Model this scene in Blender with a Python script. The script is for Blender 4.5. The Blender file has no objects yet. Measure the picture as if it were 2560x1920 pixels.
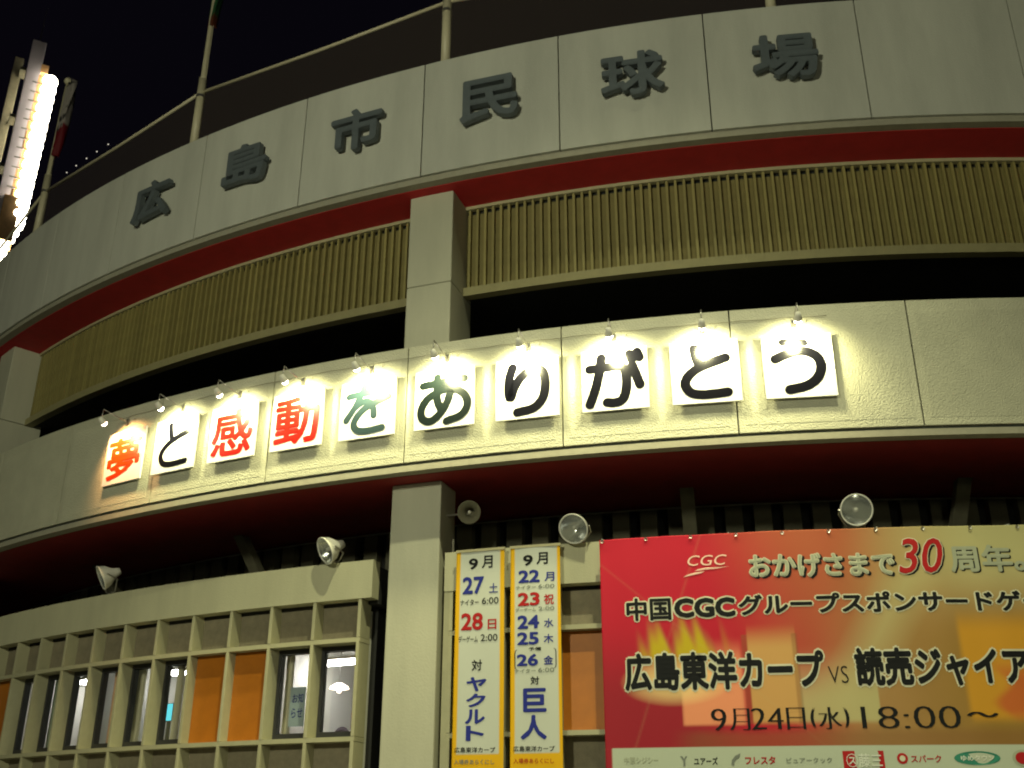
import bpy, bmesh, math, random
from math import sin, cos, pi, radians, sqrt, atan2, ceil
from mathutils import Vector, Matrix
random.seed(7)
SC = bpy.context.scene
COL = SC.collection
H = 1.55                                   # eye height; heights below are given above the eye
# ---------------------------------------------------------------- camera
PITCH, ROLL = 0.4048, 0.0028
cam_d = bpy.data.cameras.new('camera'); cam = bpy.data.objects.new('camera', cam_d); COL.objects.link(cam)
F_ = Vector((0, cos(PITCH), sin(PITCH))); X_ = Vector((1, 0, 0)); U_ = X_.cross(F_)
X2 = cos(ROLL)*X_ + sin(ROLL)*U_; U2 = -sin(ROLL)*X_ + cos(ROLL)*U_
M = Matrix((X2, U2, -F_)).transposed().to_4x4(); M.translation = Vector((0, 0, H)); cam.matrix_world = M
cam_d.sensor_width = 36; cam_d.lens = 2651.9/2560*36; cam_d.clip_end = 2000; cam_d.clip_start = 0.1
SC.camera = cam
# ---------------------------------------------------------------- night sky
w = bpy.data.worlds.new('World'); SC.world = w; w.use_nodes = True
nt = w.node_tree; bg = nt.nodes['Background']
sky = nt.nodes.new('ShaderNodeTexSky'); sky.sky_type = 'NISHITA'; sky.sun_disc = False
sky.sun_elevation = radians(-8); sky.sun_rotation = radians(200)
ad = nt.nodes.new('ShaderNodeMix'); ad.data_type = 'RGBA'; ad.blend_type = 'ADD'; ad.inputs[0].default_value = 1; ad.inputs[7].default_value = (.016, .013, .026, 1)   # town glow on the night sky
nt.links.new(sky.outputs[0], ad.inputs[6]); nt.links.new(ad.outputs[2], bg.inputs[0]); bg.inputs[1].default_value = 0.12
SC.view_settings.view_transform = 'Standard'; SC.view_settings.look = 'None'
SC.view_settings.exposure = 0; SC.view_settings.gamma = 1; SC.view_settings.use_curve_mapping = False
SC.render.engine = 'CYCLES'
SC.cycles.use_denoising = True
SC.cycles.filter_width = 2.0
SC.cycles.sample_clamp_indirect = 4
SC.cycles.max_bounces = 6
# ---------------------------------------------------------------- stadium geometry (a convex drum)
CX, CY, R, TH0, S = 7.6351, 38.8298, 26.4618, -0.7005, 2.3
DTH = S/R
def th(k): return TH0 + k*DTH
def P(k, dr, z):
    t = th(k); r = R+dr
    return Vector((CX + r*sin(t), CY - r*cos(t), z+H))
# ---------------------------------------------------------------- materials
def lin(c):
    return tuple((v/12.92 if v <= .04045 else ((v+.055)/1.055)**2.4) for v in c)
def mat(name, col, rough=.7, metal=0., var=.12, scale=6., bump=0., bscale=60., emis=None, estr=0., streak=False, spec=.5, coat=0.):
    m = bpy.data.materials.new(name); m.use_nodes = True; n = m.node_tree; b = n.nodes['Principled BSDF']
    b.inputs['Roughness'].default_value = rough; b.inputs['Metallic'].default_value = metal
    b.inputs['Specular IOR Level'].default_value = spec; b.inputs['Coat Weight'].default_value = coat; b.inputs['Coat Roughness'].default_value = .08
    tc = n.nodes.new('ShaderNodeTexCoord')
    src = tc.outputs['Object']
    if streak:
        mp = n.nodes.new('ShaderNodeMapping'); mp.inputs['Scale'].default_value = (1, 1, .18); n.links.new(src, mp.inputs[0]); src = mp.outputs[0]
    nz = n.nodes.new('ShaderNodeTexNoise'); nz.inputs['Scale'].default_value = scale; nz.inputs['Detail'].default_value = 6; nz.inputs['Roughness'].default_value = .65
    n.links.new(src, nz.inputs['Vector'])
    mx = n.nodes.new('ShaderNodeMix'); mx.data_type = 'RGBA'
    a = [max(0, c*(1-var*1.6)) for c in col]; c2 = [min(1, c*(1+var)) for c in col]
    mx.inputs[6].default_value = (*a, 1); mx.inputs[7].default_value = (*c2, 1)
    n.links.new(nz.outputs[0], mx.inputs[0]); n.links.new(mx.outputs[2], b.inputs['Base Color'])
    if bump:
        v = n.nodes.new('ShaderNodeTexNoise'); v.inputs['Scale'].default_value = bscale; v.inputs['Detail'].default_value = 2
        bp = n.nodes.new('ShaderNodeBump'); bp.inputs['Strength'].default_value = bump; bp.inputs['Distance'].default_value = .02
        n.links.new(tc.outputs['Object'], v.inputs['Vector']); n.links.new(v.outputs[0], bp.inputs['Height']); n.links.new(bp.outputs[0], b.inputs['Normal'])
    if emis:
        b.inputs['Emission Color'].default_value = (*emis, 1); b.inputs['Emission Strength'].default_value = estr
    return m
MT = {}
MT['cream'] = mat('cream_panel', (.50, .50, .43), .75, streak=True, var=.17, scale=2.4, bump=.3, bscale=60)
MT['stucco'] = mat('cream_stucco', (.50, .49, .36), .7, var=.15, scale=2.2, bump=.8, bscale=48)
MT['pillar'] = mat('pillar_concrete', (.47, .46, .35), .8, var=.14, scale=2.5, bump=.1, bscale=30, streak=True)
MT['edge'] = mat('edge_concrete', (.34, .32, .24), .8, var=.15, scale=8, bump=.2)
MT['shadowgap'] = mat('joint_dark', (.05, .055, .045), .9)
MT['redup'] = mat('red_paint_lit', (.54, .018, .022), .75, var=.2, scale=3)  # soffit red brightened for the light reaching the upper underside
MT['red'] = mat('red_paint_shaded', (.27, .012, .010), .75, var=.25, scale=3)  # soffit red darkened for the shade on the lower underside
MT['louver'] = mat('louver_enamel', (.29, .25, .085), .6, var=.15, scale=5)
MT['railold'] = mat('rail_olive', (.30, .27, .13), .7, var=.15)
MT['louverback'] = mat('louver_backing', (.20, .165, .055), .8, var=.2, scale=6)
MT['rail'] = mat('rail_beige', (.42, .38, .22), .6, var=.1)
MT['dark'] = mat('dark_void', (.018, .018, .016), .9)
MT['darkboard'] = mat('board_grey_green', (.13, .12, .075), .85, var=.25, scale=7)
MT['band'] = mat('lintel_cream', (.52, .50, .33), .75, var=.16, scale=2.2, bump=.2, streak=True)
MT['fin'] = mat('fin_cream', (.40, .38, .24), .7, var=.12, scale=6)
MT['infill'] = mat('infill_grey_brown', (.22, .19, .125), .85, var=.25, scale=9, bump=.2)
MT['orange'] = mat('orange_panel', (.40, .125, .004), .55, var=.15, scale=5)
MT['frame'] = mat('window_frame_dark', (.03, .03, .032), .45)
MT['metalgrey'] = mat('letter_metal', (.105, .125, .135), .6, metal=.1, var=.2, scale=9)
MT['pole'] = mat('pole_paint', (.55, .50, .34), .45, var=.12, scale=12)
MT['steel'] = mat('steel', (.5, .48, .44), .3, metal=.9)
MT['reflector'] = mat('reflector_silver', (.8, .82, .8), .22, metal=1., var=.05)
MT['housing'] = mat('housing_white', (.78, .76, .66), .5, var=.1)
MT['board'] = mat('sign_white_enamel', (.8, .8, .78), .25, var=.03, coat=.6)
MT['ink'] = mat('sign_black_enamel', (.005, .005, .008), .2, var=.1, coat=.15, spec=.35)
MT['inkteal'] = mat('sign_teal_tone', (.028, .05, .055), .3, var=.08, coat=.05, spec=.3)  # teal-grey tone for one board's letter
MT['inkgreen'] = mat('sign_dark_green_tone', (.010, .016, .015), .25, var=.08, coat=.1, spec=.3)  # dark green tone for one board's letter
MT['inkorange'] = mat('sign_orange_enamel', (.60, .035, .003), .4, var=.08, coat=0, spec=.2)
MT['inkred'] = mat('sign_red_enamel', (.50, .008, .003), .4, var=.08, coat=0, spec=.2)
MT['asphalt'] = mat('asphalt', (.05, .05, .05), .9, bump=.4)
MT['paving'] = mat('paving_grey', (.28, .27, .25), .85, var=.2, bump=.3, scale=1.5)
MT['roomwall'] = mat('room_wall', (.62, .62, .56), .8, var=.04)
MT['roomfloor'] = mat('room_floor', (.25, .23, .2), .6)
MT['curtain'] = mat('curtain_cloth', (.62, .58, .42), .9, var=.1)
MT['curtaing'] = mat('curtain_green', (.36, .46, .34), .9, var=.1)
MT['softglow'] = mat('panel_soft_glow', (.8, .8, .8), .5, emis=(1, .97, .92), estr=.9)
MT['curtainp'] = mat('curtain_peach', (.72, .42, .26), .9, var=.1)
MT['tube'] = mat('light_white', (.9, .9, .9), .5, emis=(1, .98, .95), estr=38)
MT['tubewarm'] = mat('light_warm', (.9, .9, .9), .5, emis=(1, .8, .62), estr=5)
MT['screen'] = mat('screen_cyan', (.1, .5, .55), .3, emis=(.1, .75, .85), estr=1.1)
MT['towerwhite'] = mat('tower_paint_lit', (.78, .70, .76), .6, var=.08, scale=2)  # pale tone includes the lamp glow on the column
MT['towerlamp'] = mat('tower_lamp_glow', (.9, .9, .8), .5, emis=(1, .93, .72), estr=20)
MT['cabinet'] = mat('tower_cabinet_lit', (.75, .45, .2), .7, var=.3, scale=3)  # orange lamp light is put into the cabinet colour
MT['towerbox'] = mat('tower_ballast_box_lit', (.75, .42, .17), .6)  # warm light from the lamps is part of the box colour
MT['bulb'] = mat('bulb_glow', (.9, .9, .8), .4, emis=(1, .93, .7), estr=30)
MT['bulbwarm'] = mat('bulb_glow_warm', (.9, .9, .8), .4, emis=(1, .8, .6), estr=14)
MT['railglint'] = mat('rail_glint_glow', (.8, .8, .8), .4, emis=(1, .9, .75), estr=.6)  # faint glow imitates tower light glinting on the rail insulators
MT['streetglow'] = mat('street_lamp_glow', (.9, .9, .8), .4, emis=(.95, 1, .75), estr=12)
MT['white'] = mat('print_white', (.66, .68, .60), .6, var=.03)
MT['bold'] = mat('print_black', (.010, .011, .012), .7, spec=.15)
MT['blue'] = mat('print_blue', (.02, .03, .24), .7, var=.05, spec=.2)
MT['pred'] = mat('print_red', (.40, .012, .014), .7, var=.05, spec=.2)
MT['grey'] = mat('print_grey', (.16, .18, .15), .6)
MT['outline'] = mat('print_cream', (.60, .58, .42), .6, var=.03)
MT['sage'] = mat('print_sage', (.36, .38, .27), .6)
MT['pink'] = mat('print_pink', (.85, .55, .45), .6)
MT['green'] = mat('print_green', (.02, .20, .13), .6)
MT['poster'] = mat('poster_paper', (.42, .52, .56), .7)
MT['chair'] = mat('chair_dark', (.05, .035, .045), .7)
# printed cloth: colour comes from the print attribute
def printmat(name, rough=.65):
    m = bpy.data.materials.new(name); m.use_nodes = True; n = m.node_tree; b = n.nodes['Principled BSDF']
    a = n.nodes.new('ShaderNodeAttribute'); a.attribute_name = 'Col'; b.inputs['Roughness'].default_value = rough; b.inputs['Specular IOR Level'].default_value = .25
    n.links.new(a.outputs['Color'], b.inputs['Base Color']); return m
MT['print'] = printmat('printed_vinyl')
def vary(m, amt):
    n = m.node_tree; b = n.nodes['Principled BSDF']; src = b.inputs['Base Color'].links[0].from_socket
    oi = n.nodes.new('ShaderNodeObjectInfo'); mr = n.nodes.new('ShaderNodeMapRange'); mr.inputs[3].default_value = 1-amt; mr.inputs[4].default_value = 1+amt
    hs = n.nodes.new('ShaderNodeHueSaturation'); n.links.new(oi.outputs['Random'], mr.inputs[0]); n.links.new(mr.outputs[0], hs.inputs['Value']); n.links.new(src, hs.inputs['Color']); n.links.new(hs.outputs[0], b.inputs['Base Color'])
vary(MT['louver'], .13); vary(MT['cream'], .05); vary(MT['stucco'], .05); vary(MT['fin'], .08); vary(MT['infill'], .15); vary(MT['orange'], .10); vary(MT['darkboard'], .25)
# glass and net
def mixmat(name, fac, col, glossy=True, rough=.03):
    m = bpy.data.materials.new(name); m.use_nodes = True; n = m.node_tree; n.nodes.remove(n.nodes['Principled BSDF'])
    out = n.nodes['Material Output']; t = n.nodes.new('ShaderNodeBsdfTransparent')
    g = n.nodes.new('ShaderNodeBsdfGlossy' if glossy else 'ShaderNodeBsdfDiffuse'); g.inputs['Color'].default_value = (*col, 1)
    if glossy: g.inputs['Roughness'].default_value = rough
    x = n.nodes.new('ShaderNodeMixShader'); x.inputs[0].default_value = fac
    n.links.new(t.outputs[0], x.inputs[1]); n.links.new(g.outputs[0], x.inputs[2]); n.links.new(x.outputs[0], out.inputs[0]); return m
MT['glass'] = mixmat('window_glass', .10, (.8, .85, .8))
MT['lensglass'] = mixmat('lens_glass', .25, (.8, .85, .82), rough=.15)
MT['net'] = mixmat('fence_net', .18, (.15, .12, .08), glossy=False)
# ---------------------------------------------------------------- mesh helpers
class MB:
    def __init__(s): s.v = []; s.f = []; s.m = None
    def add(s, vs, fs, mx=None):
        o = len(s.v)
        s.v += [tuple(mx @ Vector(p)) if mx else tuple(p) for p in vs]
        s.f += [tuple(i+o for i in f) for f in fs]; return s
    def box(s, x0, x1, y0, y1, z0, z1, mx=None):
        vs = [(x, y, z) for x in (x0, x1) for y in (y0, y1) for z in (z0, z1)]
        return s.add(vs, [(0, 1, 3, 2), (4, 6, 7, 5), (0, 4, 5, 1), (2, 3, 7, 6), (0, 2, 6, 4), (1, 5, 7, 3)], mx)
    def arc(s, k0, k1, dr0, dr1, z0, z1, step=.25):
        # curved bar between two joints, dr0 inner, dr1 outer; coordinates relative to the drum's axis, theta measured from th(0)=0 when local
        n = max(1, int(ceil((k1-k0)/step)))
        vs = []
        for i in range(n+1):
            t = (k0+(k1-k0)*i/n)*DTH
            for (d, z) in ((dr0, z0), (dr1, z0), (dr1, z1), (dr0, z1)):
                r = R+d; vs.append((r*sin(t), -r*cos(t), z+H))
        fs = []
        for i in range(n):
            a = i*4; b = a+4
            for j in range(4):
                j2 = (j+1) % 4; fs.append((a+j, b+j, b+j2, a+j2))
        fs.append((0, 1, 2, 3)); e = n*4; fs.append((e+3, e+2, e+1, e))
        return s.add(vs, fs)
    def tube(s, pts, r, n=10, caps=True):
        pts = [Vector(p) for p in pts]; vs = []
        for i, p in enumerate(pts):
            d = (pts[min(i+1, len(pts)-1)]-pts[max(i-1, 0)]).normalized()
            a = d.cross(Vector((0, 0, 1)) if abs(d.z) < .95 else Vector((1, 0, 0))).normalized(); b = d.cross(a)
            rr = r[i] if isinstance(r, (list, tuple)) else r
            for j in range(n):
                t = 2*pi*j/n; vs.append(p+rr*(cos(t)*a+sin(t)*b))
        fs = [(i*n+j, i*n+(j+1) % n, (i+1)*n+(j+1) % n, (i+1)*n+j) for i in range(len(pts)-1) for j in range(n)]
        if caps: fs.append(tuple(range(n))[::-1]); fs.append(tuple((len(pts)-1)*n+j for j in range(n)))
        return s.add(vs, fs)
    def lathe(s, prof, n=24, mx=None):     # prof: (radius, height along +x axis)
        vs = []
        for r, h in prof:
            for j in range(n):
                t = 2*pi*j/n; vs.append((h, r*cos(t), r*sin(t)))
        fs = [(i*n+j, i*n+(j+1) % n, (i+1)*n+(j+1) % n, (i+1)*n+j) for i in range(len(prof)-1) for j in range(n)]
        return s.add(vs, fs, mx)
    def mesh(s, name, m, smooth=False, bevel=0):
        me = bpy.data.meshes.new(name); me.from_pydata([tuple(v) for v in s.v], [], s.f); me.materials.append(m)
        bm = bmesh.new(); bm.from_mesh(me)
        bmesh.ops.recalc_face_normals(bm, faces=bm.faces)
        if bevel:
            bmesh.ops.bevel(bm, geom=[e for e in bm.edges if len(e.link_faces) == 2 and e.calc_face_angle(0) > .6], offset=bevel, segments=2, affect='EDGES', profile=.6)
        bm.to_mesh(me); bm.free()
        if smooth:
            for p in me.polygons: p.use_smooth = True
        return me
def link(name, me, parent=None, loc=(0, 0, 0), rz=0, label=None):
    o = bpy.data.objects.new(name, me); COL.objects.link(o); o.location = loc; o.rotation_euler = (0, 0, rz)
    if parent is not None: o.parent = parent
    if label: o['label'] = label
    return o
def part(name, mb, m, parent=None, smooth=False, bevel=0, loc=(0, 0, 0), rz=0, label=None):
    return link(name, mb.mesh(name, MT[m], smooth, bevel), parent, loc, rz, label)
def tag(o, label, cat, group=None):
    o['label'] = label; o['category'] = cat
    if group: o['group'] = group
    return o
def thing(name, label, cat, loc, rz=0, group=None):
    o = bpy.data.objects.new(name, None); COL.objects.link(o); o.location = loc; o.rotation_euler = (0, 0, rz); o.empty_display_size = .2
    return tag(o, label, cat, group)
def struct(o): o['kind'] = 'structure'; return o
AX = (CX, CY, 0)
# ---------------------------------------------------------------- ground
g = MB(); g.add([(-900, -900, 0), (900, -900, 0), (900, 900, 0), (-900, 900, 0)], [(0, 1, 2, 3)]); struct(part('ground', g, 'asphalt'))
g = MB(); g.arc(-8, 18, -8, 5.5, .004-H, .13-H); struct(part('pavement', g, 'paving', loc=AX, rz=TH0))
# ---------------------------------------------------------------- the stadium
ST = thing('stadium_building', 'curved cream stadium front with red undersides, louvred middle band and thick pillars', 'stadium', AX, TH0)
KA, KB = -8, 18
def sarc(name, k0, k1, d0, d1, z0, z1, m, label=None, parent=ST):
    b = MB(); b.arc(k0, k1, d0, d1, z0, z1); return part(name, b, m, parent, label=label)
DU = -.146
# upper parapet
b = MB(); b.arc(-.5+.004, .5-.004, DU-.16, DU, 9.64, 11.83, .1); up_me = b.mesh('upper_panel', MT['cream'], bevel=.004)
for k in range(KA, KB):
    o = link('parapet_panel', up_me, ST, (0, 0, 0), (k+.5)*DTH)
sarc('parapet_core', KA, KB, DU-.5, DU-.165, 9.535, 11.80, 'shadowgap')
sarc('drip_groove', KA, KB, DU-.16, DU-.05, 9.585, 9.637, 'edge')
sarc('drip_edge', KA, KB, DU-.16, DU-.012, 9.505, 9.582, 'edge')
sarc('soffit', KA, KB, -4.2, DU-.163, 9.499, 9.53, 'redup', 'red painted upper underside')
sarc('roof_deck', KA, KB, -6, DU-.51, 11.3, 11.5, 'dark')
# lower parapet
b = MB(); b.arc(-.5+.004, .5-.004, -.18, -.004, 4.80, 6.57, .1); lo_me = b.mesh('lower_panel', MT['stucco'], bevel=.004)
b = MB(); b.arc(-.5+.045, .5-.045, -.03, -.001, 4.90, 6.40, .1); lf_me = b.mesh('stucco_field', MT['stucco'], bevel=.003)
for k in range(KA, KB):
    o = link('parapet_panel', lo_me, ST, (0, 0, 0), (k+.5)*DTH, 'stuccoed cream panel of the lower parapet')
    link('stucco_field', lf_me, o)
sarc('parapet_core', KA, KB, -.4, -.185, 4.705, 6.54, 'shadowgap')
sarc('drip_groove', KA, KB, -.18, -.05, 4.76, 4.797, 'shadowgap')
sarc('drip_edge', KA, KB, -.18, -.012, 4.67, 4.757, 'edge')
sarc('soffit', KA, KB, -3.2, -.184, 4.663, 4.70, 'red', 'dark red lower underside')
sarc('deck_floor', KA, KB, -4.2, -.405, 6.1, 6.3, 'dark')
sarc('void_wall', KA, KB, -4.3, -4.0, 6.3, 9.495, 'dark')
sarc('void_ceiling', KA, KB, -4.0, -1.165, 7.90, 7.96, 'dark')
# pillars and louvres
PIL = [-6, -1, 4, 9, 14]
HW = .165
b = MB(); b.arc(-HW, HW, -1.35, -.5, 6.2, 7.855, .2); pa = b.mesh('pillar_block', MT['pillar'], bevel=.018)
b = MB(); b.arc(-HW, HW, -1.35, -.5, 7.863, 9.498, .2); pb = b.mesh('pillar_block', MT['pillar'], bevel=.018)
b = MB(); b.arc(-.17, .17, -1.05, -.5, .14-H, 4.661, .2); pc = b.mesh('pillar', MT['pillar'], bevel=.02)
for k in PIL:
    o = link('pillar', pa, ST, (0, 0, 0), (k+.02)*DTH)
    link('pillar_block', pb, o)
    link('pillar', pc, ST, (0, 0, 0), (k-.01)*DTH, 'tall lower pillar')
spans = [(PIL[i]+.02+HW, PIL[i+1]+.02-HW) for i in range(len(PIL)-1)]
b = MB(); b.arc(-.009, .009, -1.13, -1.06, 7.99, 9.438, .5); slat = b.mesh('louver_slat', MT['louver'])
PITCHK = .0605
vis = 0
for (a, c) in spans:
    sarc('louver_top_rail', a, c, -1.12, -1.03, 9.44, 9.496, 'rail')
    sarc('louver_bottom_rail', a, c, -1.16, -1.0, 7.84, 7.985, 'railold')
    sarc('louver_backing', a, c, -1.16, -1.135, 7.99, 9.39, 'louverback')
    sarc('louver_gap', a, c, -1.21, -1.165, 7.99, 9.495, 'dark')
    n = int((c-a)/PITCHK); stuff = MB()
    for i in range(n):
        kk = a+(i+.5)*(c-a)/n
        if -1.5 < kk < 9.2: link('louver_slat', slat, ST, (0, 0, 0), kk*DTH); vis += 1
        else: stuff.arc(kk-.009, kk+.009, -1.13, -1.06, 7.99, 9.438, .5)
    if stuff.v: o = part('louver_slats', stuff, 'louver', ST); o['kind'] = 'stuff'
# rear wall under the lower soffit, boards and beams
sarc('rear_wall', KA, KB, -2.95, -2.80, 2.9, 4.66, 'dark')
b = MB(); b.arc(-.062, .062, -2.78, -2.62, 3.0, 4.64, .2); rb = b.mesh('wall_board', MT['darkboard'])
kk = -1.0
while kk < 9.0:
    link('wall_board', rb, ST, (0, 0, 0), kk*DTH); kk += .205
b = MB(); w_ = .10
prof = [(-1.75, 4.661), (-1.95, 4.661), (-2.6, 3.95), (-2.6, 3.72)]
vs = [(sx*w_, -(R+d), z+H) for sx in (-1, 1) for d, z in prof]
b.add(vs, [(0, 1, 2, 3), (7, 6, 5, 4)]+[(i, (i+1) % 4, (i+1) % 4+4, i+4) for i in range(4)]); rbm = b.mesh('soffit_brace', MT['darkboard'], bevel=.01)
for k in (.32, 2.10, 3.88, 5.66, 7.46, 9.2): link('soffit_brace', rbm, ST, (0, 0, 0), k*DTH)
sarc('cable_pipe', KA, KB, -2.60, -2.575, 4.60, 4.62, 'edge')
# ---------------------------------------------------------------- lower wall: lintel, fins, transoms, windows
W = -.55                                    # face of the lower wall
ZB, ZT, Z1, Z2 = 3.62, 3.085, 2.52, 1.215   # lintel top and bottom, upper and lower transom
for (a, c) in ((-5.83, -1.18), (-.84, 3.70), (4.19, 8.81), (9.16, 13.8)):
    sarc('lintel', a, c, W-.20, W, ZT, ZB, 'band')
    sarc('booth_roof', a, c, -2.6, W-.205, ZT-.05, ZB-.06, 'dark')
    sarc('base_wall', a, c, W-.45, W-.10, .14-H, -.28, 'band')
    ce = c-.07 if abs(c-3.70) < .01 else c
    sarc('transom', a, ce, W-.30, W-.015, Z1-.03, Z1+.03, 'fin'); sarc('transom', a, ce, W-.30, W-.015, Z2-.03, Z2+.03, 'fin')
    sarc('wall_sill', a, c, W-.45, W-.01, -.277, -.2, 'fin')
def finmesh(z0, z1):
    b = MB(); b.arc(-.0115, .0115, W-.30, W-.012, z0, z1, .5); return b.mesh('fin', MT['fin'], bevel=.006)
f1, f2, f3 = finmesh(Z1+.032, ZT-.002), finmesh(Z2+.032, Z1-.032), finmesh(-.198, Z2-.032)
FP = .329
hb = FP/2-.0125
b = MB(); b.arc(-hb, hb, W-.32, W-.22, Z1+.032, ZT-.002, .2); in1 = b.mesh('infill_panel', MT['infill'])
b = MB(); b.arc(-hb, hb, W-.32, W-.22, -.198, Z2-.032, .2); in3 = b.mesh('infill_panel', MT['infill'])
b = MB(); b.arc(-hb, hb, W-.32, W-.17, Z2+.032, Z1-.032, .2); inor = b.mesh('orange_panel', MT['orange'])
b = MB()
for (a0, a1, z0, z1) in ((-hb, -hb+.02, Z2+.032, Z1-.032), (hb-.012, hb, Z2+.032, Z1-.032), (-hb+.02, hb-.012, Z2+.032, Z2+.12), (-hb+.02, hb-.012, Z1-.10, Z1-.032)):
    b.arc(a0, a1, W-.34, W-.24, z0, z1, .5)
wf = b.mesh('window', MT['frame'])
b = MB(); b.arc(-hb+.02, hb-.012, W-.30, W-.29, Z2+.12, Z1-.10, .5); wp = b.mesh('pane', MT['glass'])
def bays(k0, n, kinds, default):
    for i in range(n+1):
        k = (k0+i*FP)*DTH
        o = link('fin', f2, ST, (0, 0, 0), k); link('fin_upper', f1, o); link('fin_lower', f3, o)
        if i == n: break
        kc = (k0+(i+.5)*FP)*DTH
        link('infill_panel', in1, ST, (0, 0, 0), kc); link('infill_panel', in3, ST, (0, 0, 0), kc)
        if kinds.get(i, default) == 'o': link('orange_panel', inor, ST, (0, 0, 0), kc, 'orange infill panel')
        else: o = link('window', wf, ST, (0, 0, 0), kc); link('pane', wp, o)
K0 = 3.617-13*FP
bays(K0, 13, {0: 'o', 1: 'o', 2: 'o', 9: 'o', 10: 'o'}, 'w')
for (a, c) in ((-.84, K0-.012), (4.19, 4.225), (4.235+13*FP+.013, 8.81)): sarc('end_post', a, c, W-.30, W-.012, -.198, ZT-.002, 'fin')
for (a, c) in ((3.60, 3.64), (4.19, 4.21)): sarc('dark_gap_end', a, c, -2.6, W-.46, -.2, ZT-.06, 'dark')  # near-black sheets stand in for shade in the gaps beside the pillar
bays(4.235, 13, {0: 'w', 1: 'w', 4: 'w', 5: 'w'}, 'o')
# rooms behind the glass
sarc('room_wall', -.9, 3.62, -5.6, -5.45, -.1, 3.0, 'roomwall'); sarc('room_ceiling', -.9, 3.60, -5.45, -.95, 2.90, 2.98, 'roomwall')
sarc('room_floor', -.9, 3.60, -5.45, -1.02, -.25, -.15, 'roomfloor')
for k in (-.86, 2.45, 3.60): sarc('room_side_wall', k-.03, k, -5.44, -.95, -.14, 2.94, 'roomwall')
for k in (.60,): sarc('room_side_wall', k-.03, k, -5.44, -1.9, -.14, 2.94, 'roomwall')
sarc('room_wall', 4.2, 8.7, -3.6, -3.45, -.1, 3.0, 'dark')
# ---------------------------------------------------------------- text
_tc = {}
def glyphs(txt, off=0., ext=0., shear=0., spacing=1.):
    key = (txt, off, ext, shear, spacing)
    if key in _tc: return _tc[key]
    c = bpy.data.curves.new('t', 'FONT'); c.body = txt; c.offset = off; c.extrude = ext; c.shear = shear; c.space_character = spacing; c.resolution_u = 3; c.fill_mode = 'BOTH' if ext else 'FRONT'
    o = bpy.data.objects.new('t', c); COL.objects.link(o); bpy.context.view_layer.update()
    dg = bpy.context.evaluated_depsgraph_get(); m = bpy.data.meshes.new_from_object(o.evaluated_get(dg))
    vs = [v.co.copy() for v in m.vertices]; fs = [tuple(p.vertices) for p in m.polygons]
    bpy.data.objects.remove(o); bpy.data.curves.remove(c); bpy.data.meshes.remove(m)
    _tc[key] = (vs, fs); return vs, fs
def fit(txt, off, x0, x1, y0, y1, ext=0., shear=0., base=None, xs=None):
    """Glyph outlines scaled so that the un-emboldened text fills the box."""
    v0, _ = glyphs(txt, base if base is not None else off, 0, shear); vs, fs = glyphs(txt, off, ext, shear)
    a0 = min(v.x for v in v0); a1 = max(v.x for v in v0); b0 = min(v.y for v in v0); b1 = max(v.y for v in v0)
    sx = (x1-x0)/(a1-a0); sy = (y1-y0)/max(1e-6, b1-b0)
    return [((v.x-a0)*sx+x0, (v.y-b0)*sy+y0, v.z) for v in vs], fs
def bold(vs, fs, rx, ry, step=.0):
    """Thicken glyph outlines: copies shifted round a circle, each a hair behind the last."""
    out = list(vs); of = list(fs); n = len(vs); c = 1
    rings = [1.] if rx < .012 else [1., .5]
    for q in rings:
        for i in range(8 if q == 1. else 4):
            a = 2*pi*i/(8 if q == 1. else 4)
            out += [(x+rx*q*cos(a), y+ry*q*sin(a), z-step*c) for x, y, z in vs]; of += [tuple(j+n*c for j in f) for f in fs]; c += 1
    return out, of
# ---------------------------------------------------------------- raised name of the stadium
NAMES = [('広', 1.51, 'second'), ('島', 2.51, ''), ('市', 3.50, ''), ('民', 4.52, ''), ('球', 5.51, ''), ('場', 6.50, '')]
where = ['leftmost in the row', 'second from the left', 'third from the left, the simplest shape', 'fourth from the left, above the pillar', 'fifth from the left', 'rightmost in the row']
for (ch, k, _), wh in zip(NAMES, where):
    t = th(k); p = P(k, DU+.05, 10.73)
    vs, fs = fit(ch, 0, -.46, .46, -.37, .39, ext=.05)
    vs, fs = bold(vs, fs, .024, .022, .0006)
    b = MB(); b.add([(x, -.07-z, y) for x, y, z in vs], fs)
    o = part('raised_letter', b, 'metalgrey', None, loc=p, rz=t)
    tag(o, 'dark grey raised metal character %s on the upper parapet, %s' % (ch, wh), 'raised letter', 'raised metal characters of the stadium name')
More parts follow.
